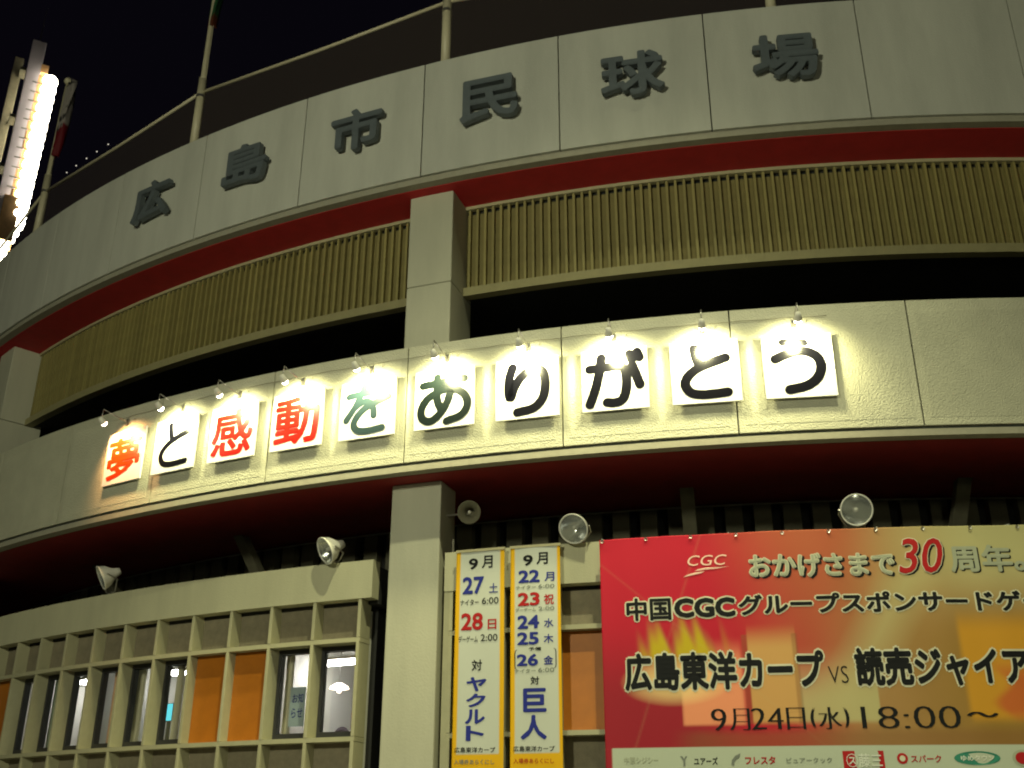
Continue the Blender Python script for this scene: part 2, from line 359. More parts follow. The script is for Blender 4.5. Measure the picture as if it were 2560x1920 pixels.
# ---------------------------------------------------------------- sign boards, strokes traced as round-ended bands
def stroke(pts, wdt, aspect=1.):
    # catmull-rom through the points, flat ribbon with round ends
    P_ = [Vector(p) for p in pts]; out = []
    if len(P_) == 2: out = [P_[0].lerp(P_[1], i/6) for i in range(7)]
    else:
        Q = [2*P_[0]-P_[1]]+P_+[2*P_[-1]-P_[-2]]
        for i in range(1, len(Q)-2):
            for j in range(8):
                t = j/8; a, b_, c, d = Q[i-1:i+3]
                out.append(.5*((2*b_)+(c-a)*t+(2*a-5*b_+4*c-d)*t*t+(3*b_-a-3*c+d)*t**3))
        out.append(P_[-1])
    h = wdt/2; L = []; Rr = []
    n = len(out)
    for i, p in enumerate(out):
        d = (out[min(i+1, n-1)]-out[max(i-1, 0)]).normalized(); nn = Vector((-d.y, d.x)); L.append(p+nn*h); Rr.append(p-nn*h)
    vs = []; fs = []
    for a, c in zip(L, Rr): vs += [a, c]
    for i in range(n-1): fs.append((2*i, 2*i+1, 2*i+3, 2*i+2))
    for end, sgn in ((0, -1), (n-1, 1)):
        d = (out[min(end+1, n-1)]-out[max(end-1, 0)]).normalized()*sgn; p = out[end]; base = len(vs); vs.append(p)
        a0 = atan2(d.y, d.x)
        for j in range(9):
            a = a0-pi/2+pi*j/8; vs.append(p+Vector((cos(a), sin(a)))*h)
        for j in range(8): fs.append((base, base+1+j, base+2+j))
    return vs, fs
TO = [[(.36, .88), (.38, .74), (.42, .60)], [(.80, .70), (.60, .64), (.40, .56), (.25, .44), (.20, .31), (.27, .18), (.42, .135), (.60, .135), (.80, .15)]]
U = [[(.30, .885), (.45, .885), (.61, .86)], [(.18, .62), (.32, .68), (.50, .73), (.64, .71), (.77, .62), (.81, .46), (.74, .29), (.58, .175), (.34, .125)]]
GA = [[(.13, .69), (.35, .70), (.52, .71), (.62, .685), (.665, .60), (.675, .40), (.64, .22), (.58, .14), (.48, .115), (.38, .13)], [(.31, .86), (.27, .60), (.20, .33), (.12, .115)],
      [(.77, .70), (.82, .54), (.87, .38)], [(.735, .89), (.765, .80)], [(.845, .91), (.875, .82)]]
RI = [[(.27, .86), (.22, .68), (.21, .48), (.24, .36), (.30, .52), (.40, .68), (.54, .79), (.68, .80), (.765, .70), (.785, .50), (.74, .30), (.60, .155), (.35, .11)]]
A = [[(.14, .745), (.40, .765), (.62, .785), (.83, .79)], [(.38, .86), (.375, .66), (.39, .46), (.45, .32)],
     [(.60, .57), (.53, .38), (.42, .22), (.28, .13), (.15, .18), (.12, .32), (.19, .48), (.36, .60), (.56, .645), (.74, .60), (.87, .46), (.88, .30), (.78, .17), (.55, .105)]]
WO = [[(.16, .75), (.40, .77), (.66, .78), (.84, .80)], [(.44, .90), (.36, .72), (.26, .53), (.13, .34)], [(.26, .53), (.40, .62), (.53, .61), (.60, .50), (.62, .37)],
      [(.86, .67), (.66, .60), (.46, .51), (.32, .38), (.27, .24), (.35, .14), (.52, .115), (.78, .14)]]
SIGNS = [('夢', None, 'inkorange', 'white board with an orange red 夢, leftmost of the ten'),
         ('と', TO, 'ink', 'white board with a thin black と between two red lettered boards'),
         ('感', None, 'inkred', 'square white sign board with a red 感, second red lettered board from the left'),
         ('動', None, 'inkred', 'square white sign board with a red 動, rightmost of the red lettered boards'),
         ('を', WO, 'inkteal', 'square white sign board with a grey green を, just left of the pillar joint'),
         ('あ', A, 'inkgreen', 'square white sign board with a dark green あ, just right of the pillar joint'),
         ('り', RI, 'ink', 'square white sign board with a black り drawn in one stroke'),
         ('が', GA, 'ink', 'square white sign board with a black が and its two short ticks'),
         ('と', TO, 'ink', 'square white sign board with a bold black と, second board from the right'),
         ('う', U, 'ink', 'square white sign board with a bold black う, rightmost of the ten')]
BK = [1.715, 2.21, 2.72, 3.235, 3.75, 4.27, 4.795, 5.32, 5.84, 6.36]
BZ0, BZ1, BW = 5.22, 6.11, .90
for i, ((ch, strokes, ink, lab), k) in enumerate(zip(SIGNS, BK)):
    t = th(k); o = thing('sign_board', lab, 'sign board', P(k, .045, BZ0), t, 'white square letter boards along the lower parapet')
    hh = BZ1-BZ0
    b = MB(); b.box(-BW/2, BW/2, -.03, 0, 0, hh); part('board_panel', b, 'board', o, bevel=.003)
    b = MB()
    if strokes:
        wdt = {1: .105, 4: .115, 5: .13}.get(i, .145)
        for j, st in enumerate(strokes):
            ww = wdt*.75 if (ch == 'う' and j == 0) else wdt
            vs, fs = stroke(st, ww); b.add([((x-.5)*BW, -.0335-.0012*j, y*hh) for x, y in [(v.x, v.y) for v in vs]], fs)
    else:
        vs, fs = fit(ch, 0, -.37, .37, .085, .80 if i != 0 else .76); vs, fs = bold(vs, fs, .022, .018, .0004); b.add([(x, -.0335+z*1., y) if 0 else (x, -.038-z, y) for x, y, z in vs], fs)
    part('lettering', b, ink, o)
    for sx in (-1, 1):
        b = MB(); b.box(sx*.36-.02, sx*.36+.02, .001, .042, .1, hh-.1); part('bracket', b, 'steel', o)
        b = MB(); b.box(sx*(BW/2-.035)-.007, sx*(BW/2-.035)+.007, -.037, -.031, hh-.045, hh-.03); part('screw', b, 'steel', o)
    # the lamp above it
    kl = k if i else 1.66
    lab2 = ['small bare warm lamp on a thin arm over the leftmost board 夢', 'sign lamp above the と board that stands between red letters', 'sign lamp on its arm above the red 感, third lamp from the left', 'sign lamp above the rightmost red letter board, fourth lamp from the left', 'sign lamp above the を board just left of the panel joint',
            'lamp on a thin arm above the あ board, right of the pillar joint', 'sign lamp above the り board, fourth lamp from the right', 'sign lamp above the が board, third lamp from the right', 'sign lamp above the と board second from the right', 'lamp on a thin arm above the う board, rightmost of the ten'][i]
    L = thing('sign_lamp', lab2, 'lamp', P(kl, 0, 6.30), th(kl), 'lamps on arms above the letter boards')
    b = MB(); b.tube([(0, -.005, 0), (0, -.03, 0), (0, -.50, .06)], .009, 8); part('arm', b, 'steel', L, True)
    b = MB(); b.box(-.03, .03, -.02, -.002, -.06, .06); part('wall_plate', b, 'steel', L, bevel=.003)
    b = MB(); b.tube([(0, -.50, .06), (0, -.51, -.08)], .008, 8); part('drop_rod', b, 'steel', L, True)
    b = MB(); b.tube([(.17, -.005, .02), (.17, -.05, .02)], .006, 6); part('cable_hook', b, 'steel', L, True)
    mx = Matrix.Translation((0, -.50, -.13)) @ Matrix.Rotation(radians(90), 4, 'Z') @ Matrix.Rotation(radians(35), 4, 'Y')
    b = MB(); b.lathe([(.0, -.06), (.035, -.05), (.045, 0), (.055, .05), (.055, .055), (.05, .052)], 16, mx); hd = part('lamp_head', b, 'housing', L, True)
    b = MB(); b.lathe([(.05*sin(pi*q/8), .055-.05*cos(pi*q/8)) for q in range(9)], 14, mx); part('bulb', b, 'bulb' if i else 'bulbwarm', hd, True)
    ld = bpy.data.lights.new('sign_spot', 'SPOT'); ld.energy = 165 if i else 170; ld.color = (1, .95, .50) if i else (1, .52, .20); ld.spot_size = radians(146 if i else 120); ld.spot_blend = .6; ld.shadow_soft_size = .09
    lo = bpy.data.objects.new('sign_spot', ld); COL.objects.link(lo); lo.parent = L; lo.location = (0, -.40, -.21)
    d = Vector((0 if i else .15, .8, -.50)); lo.rotation_euler = d.to_track_quat('-Z', 'Y').to_euler()
b = MB(); pts = []
for i in range(121):
    k = 1.5+5.05*i/120; pts.append(P(k, .012, 6.40-.012*abs(sin(i*.55))))
b.tube(pts, .005, 6); tag(part('power_cable', b, 'edge', None), 'thin cable clipped along the parapet just above the ten white letter boards', 'cable')
# ---------------------------------------------------------------- floodlights on the lintel
def floodlight(k, z, lab, tilt=28, yaw=0.):
    L = thing('floodlight', lab, 'floodlight', P(k, W-.02, ZB), th(k), 'unlit round floodlights on the lintel')
    c = Vector((0, -.20, z-ZB))
    mx = Matrix.Translation(c) @ Matrix.Rotation(radians(-90+yaw), 4, 'Z') @ Matrix.Rotation(radians(tilt), 4, 'Y')
    b = MB(); b.lathe([(.0, -.30), (.055, -.29), (.075, -.22), (.10, -.17), (.165, -.09), (.195, 0), (.205, .01), (.205, .025), (.19, .025), (.186, .012)], 28, mx); h = part('housing', b, 'housing', L, True)
    b = MB(); b.lathe([(.185, .010), (.15, -.07), (.09, -.13), (.04, -.155), (.0, -.16)], 28, mx); part('reflector', b, 'reflector', h, True)
    b = MB(); b.lathe([(.188, .018), (.12, .035), (.05, .042), (.0, .043)], 28, mx); part('lens', b, 'lensglass', h, True)
    b = MB(); b.lathe([(.0, .0), (.028, -.01), (.034, -.05), (.02, -.1), (.02, -.155)], 12, mx); part('bulb', b, 'housing', h, True)
    b = MB()
    for sx in (-1, 1): b.tube([mx @ Vector((-.06, sx*.20, 0)), Vector((sx*.20, -.06, c.z-.02)), Vector((sx*.10, .0, .03)), Vector((0, .02, .02))], .012, 6)
    b.box(-.05, .05, -.02, .12, .0, .03); part('yoke', b, 'steel', L)
    return L
floodlight(1.42, 3.85, 'leftmost round floodlight on the cream lintel, turned to the left', yaw=-32)
floodlight(3.40, 3.77, 'round floodlight on the lintel just left of the big pillar', yaw=-34)
floodlight(5.02, 3.77, 'round silver floodlight between the narrow banners and the red banner', yaw=-12)
floodlight(6.61, 3.83, 'round floodlight standing over the wide red and gold banner', tilt=20)
# horn loudspeaker by the pillar
L = thing('loudspeaker', 'small dark round horn loudspeaker hung on the right side of the pillar', 'loudspeaker', P(4.33, -.62, 4.19), th(4.33))
mx = Matrix.Rotation(radians(-80), 4, 'Z') @ Matrix.Rotation(radians(15), 4, 'Y')
b = MB(); b.lathe([(.0, -.2), (.06, -.19), (.06, -.1), (.10, -.04), (.15, .0), (.165, .005), (.165, -.008), (.145, -.02)], 24, mx); part('horn', b, 'darkboard', L, True)
b = MB(); b.lathe([(.0, .0), (.022, -.01), (.028, -.05), (.0, -.1)], 12, mx); part('driver_tip', b, 'housing', L, True)
b = MB(); b.tube([(0, .1, 0), (-.2, .12, .02), (-.42, .12, .02)], .014, 6); part('bracket', b, 'steel', L)
# cables by the pillar
for j, (k, lab) in enumerate(((4.178, 'thin dark conduit running down beside the right side of the pillar'),)):
    b = MB(); b.tube([P(k, -.9, -.3), P(k, -.9, 3.9)], .015, 6); tag(part('conduit', b, 'edge', None), lab, 'conduit')
# ---------------------------------------------------------------- printed cloth on the curve
def wav(k, z, a): return a*(sin(k*9+z*.7)*.5+sin(k*23+1.3+z*1.1)*.25+sin(z*2.3+k*3)*.25)
def cloth(k0, k1, z0, z1, dr, nu, nv, col, amp, parent, name='cloth'):
    vs = []; fs = []; cols = []
    for j in range(nv+1):
        for i in range(nu+1):
            k = k0+(k1-k0)*i/nu; z = z0+(z1-z0)*j/nv
            t = k*DTH; r = R+dr+wav(k, z, amp); vs.append((r*sin(t), -r*cos(t), z+H)); cols.append(col((k-k0)/(k1-k0), (z-z0)/(z1-z0), k, z))
    for j in range(nv):
        for i in range(nu):
            a = j*(nu+1)+i; fs.append((a, a+1, a+nu+2, a+nu+1))
    me = bpy.data.meshes.new(name); me.from_pydata(vs, [], fs); me.materials.append(MT['print'])
    ca = me.color_attributes.new('Col', 'FLOAT_COLOR', 'POINT')
    for i, c in enumerate(cols): ca.data[i].color = (*c, 1)
    for p in me.polygons: p.use_smooth = True
    o = link(name, me, parent); sm = o.modifiers.new('thick', 'SOLIDIFY'); sm.thickness = .0015; sm.offset = -1
    return o
def wrap(vs, dr, amp):
    out = []
    for x, y, z in vs:
        t = x*DTH; r = R+dr+wav(x, y, amp); out.append((r*sin(t), -r*cos(t), y+H))
    return out
def letters(parent, txt, box, dr, amp, m, off=.02, shear=0., base=None, dx=0, dz=0, tilt=0.):
    """box is the outer box of the lettering of weight base (or off)"""
    w0 = max(0, (base if base is not None else off)); v0, _ = glyphs(txt, 0, 0, shear)
    gx = max(v.x for v in v0)-min(v.x for v in v0); gy = max(v.y for v in v0)-min(v.y for v in v0)
    sx = (box[1]-box[0])/(gx+2*w0); sy = (box[3]-box[2])/(gy+2*w0)
    vs, fs = fit(txt, min(0, off), box[0]+w0*sx+dx, box[1]-w0*sx+dx, box[2]+w0*sy+dz, box[3]-w0*sy+dz, shear=shear, base=min(0, off))
    if off > 0: vs, fs = bold([(x, y, 0) for x, y, z in vs], fs, off*sx, off*sy, .00018)
    else: vs = [(x, y, 0) for x, y, z in vs]
    kc = (box[0]+box[1])/2
    b = MB(); pts = []
    for x, y, z in vs:
        y2 = y-tilt*(x-kc); t = x*DTH; r = R+dr+wav(x, y2, amp)+z; pts.append((r*sin(t), -r*cos(t), y2+H))
    b.add(pts, fs); return part('lettering', b, m, parent)
def shape(parent, pts, dr, amp, m, name='print_mark'):
    b = MB(); n = len(pts); b.add(wrap([(x, y, 0) for x, y in pts], dr, amp), [tuple(range(n))]); return part(name, b, m, parent)
# narrow banners
YEL = lin((.86, .66, .03)); WHI = (.52, .54, .47)
def narrow(lab, k0, k1, items):
    Bn = thing('hanging_banner', lab, 'banner', AX, TH0, 'narrow game schedule banners beside the pillar')
    def col(u, v, k, z): return YEL if (u < .075 or u > .925 or z < .965) else WHI
    D = -.42; A_ = .012
    cloth(k0, k1, -.6, 3.575, D, 40, 190, col, A_, Bn)
    b = MB(); b.arc(k0-.004, k1+.004, D-.02, D+.012, 3.565, 3.60, .05); part('top_rod', b, 'rail', Bn)
    for kk in (k0+.02, k1-.02):
        b = MB(); t = kk*DTH
        b.tube([((R+D)*sin(t), -(R+D)*cos(t), 3.59+H), ((R+W)*sin(t), -(R+W)*cos(t), ZB+H)], .006, 6); part('tie_rope', b, 'white', Bn)
    for it in items:
        letters(Bn, it[0], it[1:5], D+.006, A_, it[5], off=it[6] if len(it) > 6 else .02, tilt=.03)
    return Bn
b1 = narrow('narrow white banner with yellow edges, left of the pair, dates 27 and 28', 4.290, 4.592, [
    ('9', 4.369, 4.428, 3.325, 3.475, 'bold', .03), ('月', 4.452, 4.52, 3.33, 3.50, 'bold', .022),
    ('27', 4.333, 4.467, 2.992, 3.227, 'blue', .03), ('土', 4.499, 4.553, 2.994, 3.12, 'blue', .015),
    ('ナイター', 4.321, 4.435, 2.843, 2.925, 'bold', .01), ('6:00', 4.455, 4.558, 2.848, 2.935, 'bold', .005),
    ('28', 4.328, 4.463, 2.515, 2.743, 'pred', .03), ('日', 4.493, 4.546, 2.515, 2.647, 'pred', .022),
    ('デーゲーム', 4.315, 4.432, 2.361, 2.445, 'bold', .01), ('2:00', 4.45, 4.553, 2.366, 2.455, 'bold', .005),
    ('対', 4.398, 4.46, 1.995, 2.135, 'bold', .02),
    ('ヤ', 4.368, 4.489, 1.735, 1.916, 'blue', .035), ('ク', 4.368, 4.485, 1.54, 1.71, 'blue', .035), ('ル', 4.364, 4.482, 1.335, 1.515, 'blue', .035), ('ト', 4.37, 4.478, 1.129, 1.315, 'blue', .035),
    ('広島東洋カープ', 4.305, 4.545, .99, 1.055, 'bold', .015), ('入場券あらくにし', 4.305, 4.54, .85, .91, 'grey', .012)])
b2 = narrow('narrow white banner with yellow edges, right of the pair, dates 22 to 26', 4.630, 4.930, [
    ('9', 4.708, 4.768, 3.32, 3.465, 'bold', .03), ('月', 4.79, 4.858, 3.33, 3.49, 'bold', .022),
    ('22', 4.679, 4.809, 3.094, 3.262, 'blue', .035), ('月', 4.837, 4.895, 3.10, 3.22, 'blue', .018),
    ('ナイター', 4.664, 4.785, 3.01, 3.06, 'grey', .006), ('6:00', 4.80, 4.895, 3.01, 3.062, 'grey', .004),
    ('23', 4.675, 4.808, 2.789, 2.965, 'pred', .035), ('祝', 4.833, 4.891, 2.795, 2.93, 'pred', .022),
    ('デーゲーム', 4.662, 4.785, 2.718, 2.768, 'grey', .006), ('2:00', 4.80, 4.893, 2.72, 2.77, 'grey', .004),
    ('24', 4.673, 4.804, 2.495, 2.670, 'blue', .035), ('水', 4.832, 4.887, 2.50, 2.615, 'blue', .018),
    ('25', 4.671, 4.801, 2.290, 2.453, 'blue', .035), ('木', 4.829, 4.886, 2.30, 2.415, 'blue', .018),
    ('予備', 4.739, 4.814, 2.213, 2.258, 'bold', .02),
    ('26', 4.668, 4.796, 2.025, 2.175, 'blue', .035), ('金', 4.828, 4.883, 2.032, 2.145, 'blue', .022),
    ('ナイター', 4.656, 4.78, 1.94, 1.99, 'grey', .006), ('6:00', 4.795, 4.888, 1.94, 1.995, 'grey', .004),
    ('対', 4.749, 4.800, 1.79, 1.893, 'bold', .025),
    ('巨', 4.705, 4.842, 1.458, 1.749, 'blue', .035), ('人', 4.69, 4.842, 1.13, 1.425, 'blue', .035),
    ('広島東洋カープ', 4.648, 4.885, .99, 1.055, 'bold', .015), ('入場券あらくにし', 4.65, 4.88, .85, .91, 'pred', .008)])
# bracket round the 26th
for sx, kk in ((1, 4.655), (-1, 4.902)):
    pts = [(kk+sx*.012, 2.235), (kk+sx*.003, 2.22), (kk, 2.19), (kk, 2.03), (kk+sx*.003, 2.0), (kk+sx*.012, 1.985)]
    inn = [(x+sx*.005, z) for x, z in pts][::-1]
    b = MB(); allp = pts+inn; n = len(pts)
    b.add(wrap([(x, y, 0) for x, y in allp], -.414, .012), [(i, i+1, 2*n-2-i, 2*n-1-i) for i in range(n-1)]); part('print_mark', b, 'bold', b2)
# wide banner
def mixc(a, b, f): f = max(0, min(1, f)); return tuple(x+(y-x)*f for x, y in zip(a, b))
def sstep(a, b, x): t = max(0, min(1, (x-a)/(b-a))); return t*t*(3-2*t)
REDC = lin((.72, .07, .18)); REDD = lin((.56, .11, .16)); ORA = lin((.68, .35, .23)); TAN = lin((.64, .49, .30)); PALE = lin((.72, .70, .50)); GOLD = lin((.56, .43, .17)); AMB = lin((.78, .56, .16)); SAL = lin((.92, .58, .42)); SAND = lin((.80, .64, .38)); LIME = lin((.74, .66, .07)); CRM = lin((.96, .86, .58)); BRN = lin((.50, .34, .20))
def bigcol(u, v, k, z):
    c = mixc(REDC, ORA, sstep(5.75, 6.45, k+.12*(z-2.6)))
    c = mixc(c, TAN, sstep(6.25, 6.7, k-.1*(z-2)))
    c = mixc(c, PALE, sstep(6.5, 7.25, k)*sstep(2.2, 3.3, z)*.9)
    c = mixc(c, GOLD, sstep(6.5, 7.2, k)*(1-sstep(2.0, 3.0, z))*.85)
    c = mixc(c, REDD, (1-sstep(5.6, 6.0, k))*(1-sstep(1.5, 2.6, z))*.8)
    # shafts of light in the photo print
    c = mixc(c, PALE, .55*max(0, 1-abs((k-6.62)-(z-2.2)*.28)/.20)*sstep(1.2, 1.9, z)*(1-sstep(2.9, 3.3, z)))
    if 5.585 < k < 5.93 and 1.22 < z < 2.30: c = mixc(c, SAL, sstep(5.585, 5.60, k)*(1-sstep(5.90, 5.93, k))*sstep(1.22, 1.27, z)*(1-sstep(1.9, 2.3, z))*.95)
    if 5.95 < k < 6.20 and 1.22 < z < 2.45: c = mixc(c, SAND, sstep(1.22, 1.30, z)*(1-sstep(2.1, 2.45, z))*.85)
    if 6.205 < k < 6.60: c = mixc(c, PALE, sstep(1.22, 1.30, z)*(1-sstep(1.45, 2.2, z))*.8)
    if 5.925 < k < 5.955 and z < 2.3 and z > 1.25: c = mixc(c, BRN, .45)
    if 6.185 < k < 6.215 and z < 2.3 and z > 1.25: c = mixc(c, BRN, .45)
    gl = sstep(7.02, 7.06, k)*(1-sstep(7.7, 7.8, k))*sstep(1.20, 1.35, z)*(1-sstep(2.25, 2.6, z)); c = mixc(c, AMB, gl*.95)
    c = mixc(c, REDC, .55*sstep(7.18, 7.26, k+.04*sin(z*14))*(1-sstep(1.7, 2.0, z))*sstep(1.2, 1.4, z))
    # the flame
    fl = 2.44+.13*sin(k*29+z*3)+.10*sin(k*53+1+z*5)+.07*sin(k*97+z*9)-1.1*abs(k-5.60)**1.2
    if 5.30 < k < 5.90:
        e = sstep(5.30, 5.46, k)*(1-sstep(5.72, 5.90, k))*sstep(1.9, 2.1, z)
        c = mixc(c, ORA, .8*e*sstep(-.14, .05, fl-z)); c = mixc(c, LIME, .9*e*sstep(-.02, .30, fl-z))
    c = mixc(c, CRM, .8*max(0, 1-((k-5.56)/.30)**2-((z-1.76)/.30)**2)) if abs(k-5.56) < .30 else c
    # creases printed by folding
    for (ka, za, sl) in ((5.34, 1.05, .16), (5.2, 3.2, -.5)):
        d = abs((k-ka)-(z-za)*sl); c = mixc(c, PALE, .08*max(0, 1-d/.012))
    c = mixc(c, mixc(c, BRN, .5), (1-sstep(1.10, 1.24, z))*sstep(5.5, 5.7, k))
    if z < 1.005 and k > 5.212: c = mixc(WHI, lin((.66, .70, .60)), .6)
    return c
BB = thing('sponsor_banner', 'wide red and gold printed banner with large Japanese lettering on the lower right wall', 'banner', AX, TH0)
D = -.30; A_ = .016
cloth(5.172, 9.4, -.2, 3.572, D, 420, 300, bigcol, A_, BB)
for kk in (5.19, 5.9, 6.7, 7.4, 8.2):
    t = kk*DTH; b = MB(); b.tube([((R+D)*sin(t), -(R+D)*cos(t), 3.58+H), ((R+W)*sin(t), -(R+W)*cos(t), ZB+H)], .006, 6); part('tie_rope', b, 'white', BB)
for kk in [5.19+.25*q for q in range(15)]:
    t = kk*DTH; b = MB(); b.lathe([(.010, 0), (.022, .004), (.024, -.002), (.012, -.004)], 12, Matrix.Translation(((R+D+.014)*sin(t), -(R+D+.014)*cos(t), 3.545+H)) @ Matrix.Rotation(t-pi/2, 4, 'Z')); part('eyelet', b, 'steel', BB)
T = .015
def out_txt(txt, box, off, outl, m='bold', mo='outline', tilt=T):
    letters(BB, txt, box, D+.004, A_, mo, off=outl, base=off, tilt=tilt); letters(BB, txt, box, D+.009, A_, m, off=off, tilt=tilt)
# top line
letters(BB, 'おかげさまで', (5.994, 6.767, 2.972, 3.275), D+.004, A_, 'bold', off=.05, base=.04, dx=.012, dz=-.018, tilt=.03)
letters(BB, 'おかげさまで', (5.994, 6.767, 2.972, 3.275), D+.009, A_, 'outline', off=.045, base=.04, tilt=.03)
letters(BB, 'おかげさまで', (5.994, 6.767, 2.972, 3.275), D+.013, A_, 'sage', off=.012, base=.04, tilt=.03)
letters(BB, '30', (6.784, 7.026, 2.985, 3.422), D+.004, A_, 'bold', off=.02, shear=.25, dx=.012, dz=-.02)
letters(BB, '30', (6.784, 7.026, 2.985, 3.422), D+.009, A_, 'outline', off=.03, base=.01, shear=.25)
letters(BB, '30', (6.784, 7.026, 2.985, 3.422), D+.013, A_, 'pred', off=.01, shear=.25)
letters(BB, '周年。', (7.056, 7.45, 2.991, 3.330), D+.004, A_, 'bold', off=.03, base=.03, dx=.008, dz=-.012)
letters(BB, '周年。', (7.056, 7.45, 2.991, 3.330), D+.009, A_, 'sage', off=.03)
# logo on red
letters(BB, 'CGC', (5.665, 5.880, 3.17, 3.303), D+.006, A_, 'pink', off=.0, shear=.25, tilt=.02)
shape(BB, [(5.70, 3.105), (5.76, 3.118), (5.82, 3.125), (5.893, 3.150), (5.84, 3.142), (5.76, 3.142), (5.72, 3.128)], D+.006, A_, 'pink')
shape(BB, [(5.635, 3.03), (5.68, 3.05), (5.735, 3.075), (5.755, 3.098), (5.70, 3.085), (5.66, 3.06)], D+.006, A_, 'pink')
out_txt('中国', (5.313, 5.56, 2.505, 2.79), .03, .095, tilt=.012)
out_txt('CGC', (5.576, 5.905, 2.52, 2.765), .05, .115, tilt=.012)
out_txt('グループスポンサードゲーム', (5.922, 7.656, 2.52, 2.775), .035, .10, tilt=.012)
out_txt('広島東洋カープ', (5.29, 6.339, 1.65, 2.105), .04, .095)
letters(BB, 'VS', (6.355, 6.455, 1.701, 1.90), D+.006, A_, 'bold', off=-.012)
out_txt('読売ジャイアンツ', (6.494, 7.66, 1.653, 2.105), .04, .095, tilt=.01)
# date line: thick uprights, hairline horizontals
for (tx, k0, k1, zz) in (('9', 5.740, 5.81, 0), ('月', 5.835, 5.93, 0), ('24', 5.945, 6.10, 0), ('日', 6.125, 6.21, 0), ('(', 6.245, 6.265, 0), ('水', 6.285, 6.39, 0), (')', 6.41, 6.43, 0), ('18:00', 6.50, 6.98, 0), ('～', 7.02, 7.17, 1)):
    z0, z1 = (1.185, 1.43) if not zz else (1.30, 1.36)
    for dxx in (-.005, -.0017, .0017, .005): letters(BB, tx, (k0, k1, z0, z1), D+.005+dxx*.2+.002, A_, 'bold', off=-.024 if not zz else .0, dx=dxx, tilt=.01)
# sponsor row
letters(BB, '中国シジシー', (5.27, 5.45, .82, .90), D+.006, A_, 'sage', off=.01)
shape(BB, [(5.562, .90), (5.575, .90), (5.583, .87), (5.591, .90), (5.60, .90), (5.588, .855), (5.588, .79), (5.578, .79), (5.578, .855)], D+.006, A_, 'grey')
letters(BB, 'ユアーズ', (5.633, 5.755, .80, .885), D+.006, A_, 'bold', off=.02)
shape(BB, [(5.822, .80), (5.826, .85), (5.845, .90), (5.872, .925), (5.866, .88), (5.850, .86), (5.838, .83), (5.836, .79)], D+.006, A_, 'grey')
letters(BB, 'フレスタ', (5.893, 6.045, .80, .89), D+.006, A_, 'pred', off=.03)
letters(BB, 'ピュアークック', (6.10, 6.325, .81, .87), D+.006, A_, 'grey', off=.01)
shape(BB, [(6.38, .70), (6.582, .70), (6.582, .94), (6.38, .94)], D+.004, A_, 'pred')
letters(BB, '㋜藤三', (6.395, 6.57, .76, .91), D+.009, A_, 'white', off=.01)
def disc(kc, zc, rk, rz, m, dr): shape(BB, [(kc+rk*cos(2*pi*i/24), zc+rz*sin(2*pi*i/24)) for i in range(24)], dr, A_, m)
disc(6.672, .855, .027, .06, 'pred', D+.004); disc(6.672, .855, .014, .032, 'outline', D+.008)
letters(BB, 'スパーク', (6.713, 6.86, .81, .89), D+.006, A_, 'pred', off=.02)
disc(7.035, .855, .112, .075, 'green', D+.004); letters(BB, 'ゆめタウン', (6.955, 7.115, .825, .885), D+.008, A_, 'white', off=.02)
disc(7.255, .855, .05, .09, 'sage', D+.004); disc(7.255, .855, .035, .065, 'pred', D+.008)
# ---------------------------------------------------------------- poles, rail and net on the roof edge
def pole(k, top, lab, dr=-.3, ball=False):
    L = thing('flag_pole' if ball else 'net_pole', lab, 'pole', P(k, dr, 11.80), th(k), 'poles along the roof edge')
    b = MB(); b.tube([(0, 0, .03), (0, 0, 1.62)], .080, 14); part('lower_tube', b, 'pole', L, True)
    b = MB(); b.tube([(0, 0, 1.62), (0, 0, 1.68), (0, 0, top-11.8)], [.080, .055, .042], 14); part('upper_tube', b, 'pole', L, True)
    b = MB(); b.lathe([(.0, -.03), (.09, -.03), (.09, .03), (.0, .03)], 14, Matrix.Translation((0, 0, 1.2)) @ Matrix.Rotation(-pi/2, 4, 'Y')); part('clamp', b, 'steel', L)
    b = MB(); b.box(-.12, .12, -.12, .12, .03, .05); part('base_plate', b, 'steel', L)
    b = MB(); b.tube([(.075, 0, .3), (.07, 0, top-11.9)], .005, 5); part('halyard', b, 'pole', L)
    if ball:
        b = MB(); bm_ = [( .09*sin(pi*i/8), -.09*cos(pi*i/8)) for i in range(9)]
        b.lathe(bm_, 14, Matrix.Translation((0, 0, top-11.8+.06)) @ Matrix.Rotation(-pi/2, 4, 'Y')); part('finial', b, 'pole', L, True)
pole(-2.95, 16.6, 'far left roof edge pole, beyond the flag pole'); pole(-.60, 15.95, 'flag pole with a limp white and red flag near the light tower', ball=True)
pole(1.77, 17.6, 'tall pole above the panel between 広 and 島'); pole(4.13, 17.6, 'tall pole above the stadium front just left of 民'); pole(6.47, 17.6, 'pole at the top of the view over the character 場'); pole(8.82, 17.6, 'roof edge pole at the far right')
ks = [-5.3, -2.95, -.60, 1.77, 4.13, 6.47, 8.82, 11.2]
FN = thing('roof_fence', 'pipe rail with dark netting along the top edge of the stadium', 'fence', AX, TH0)
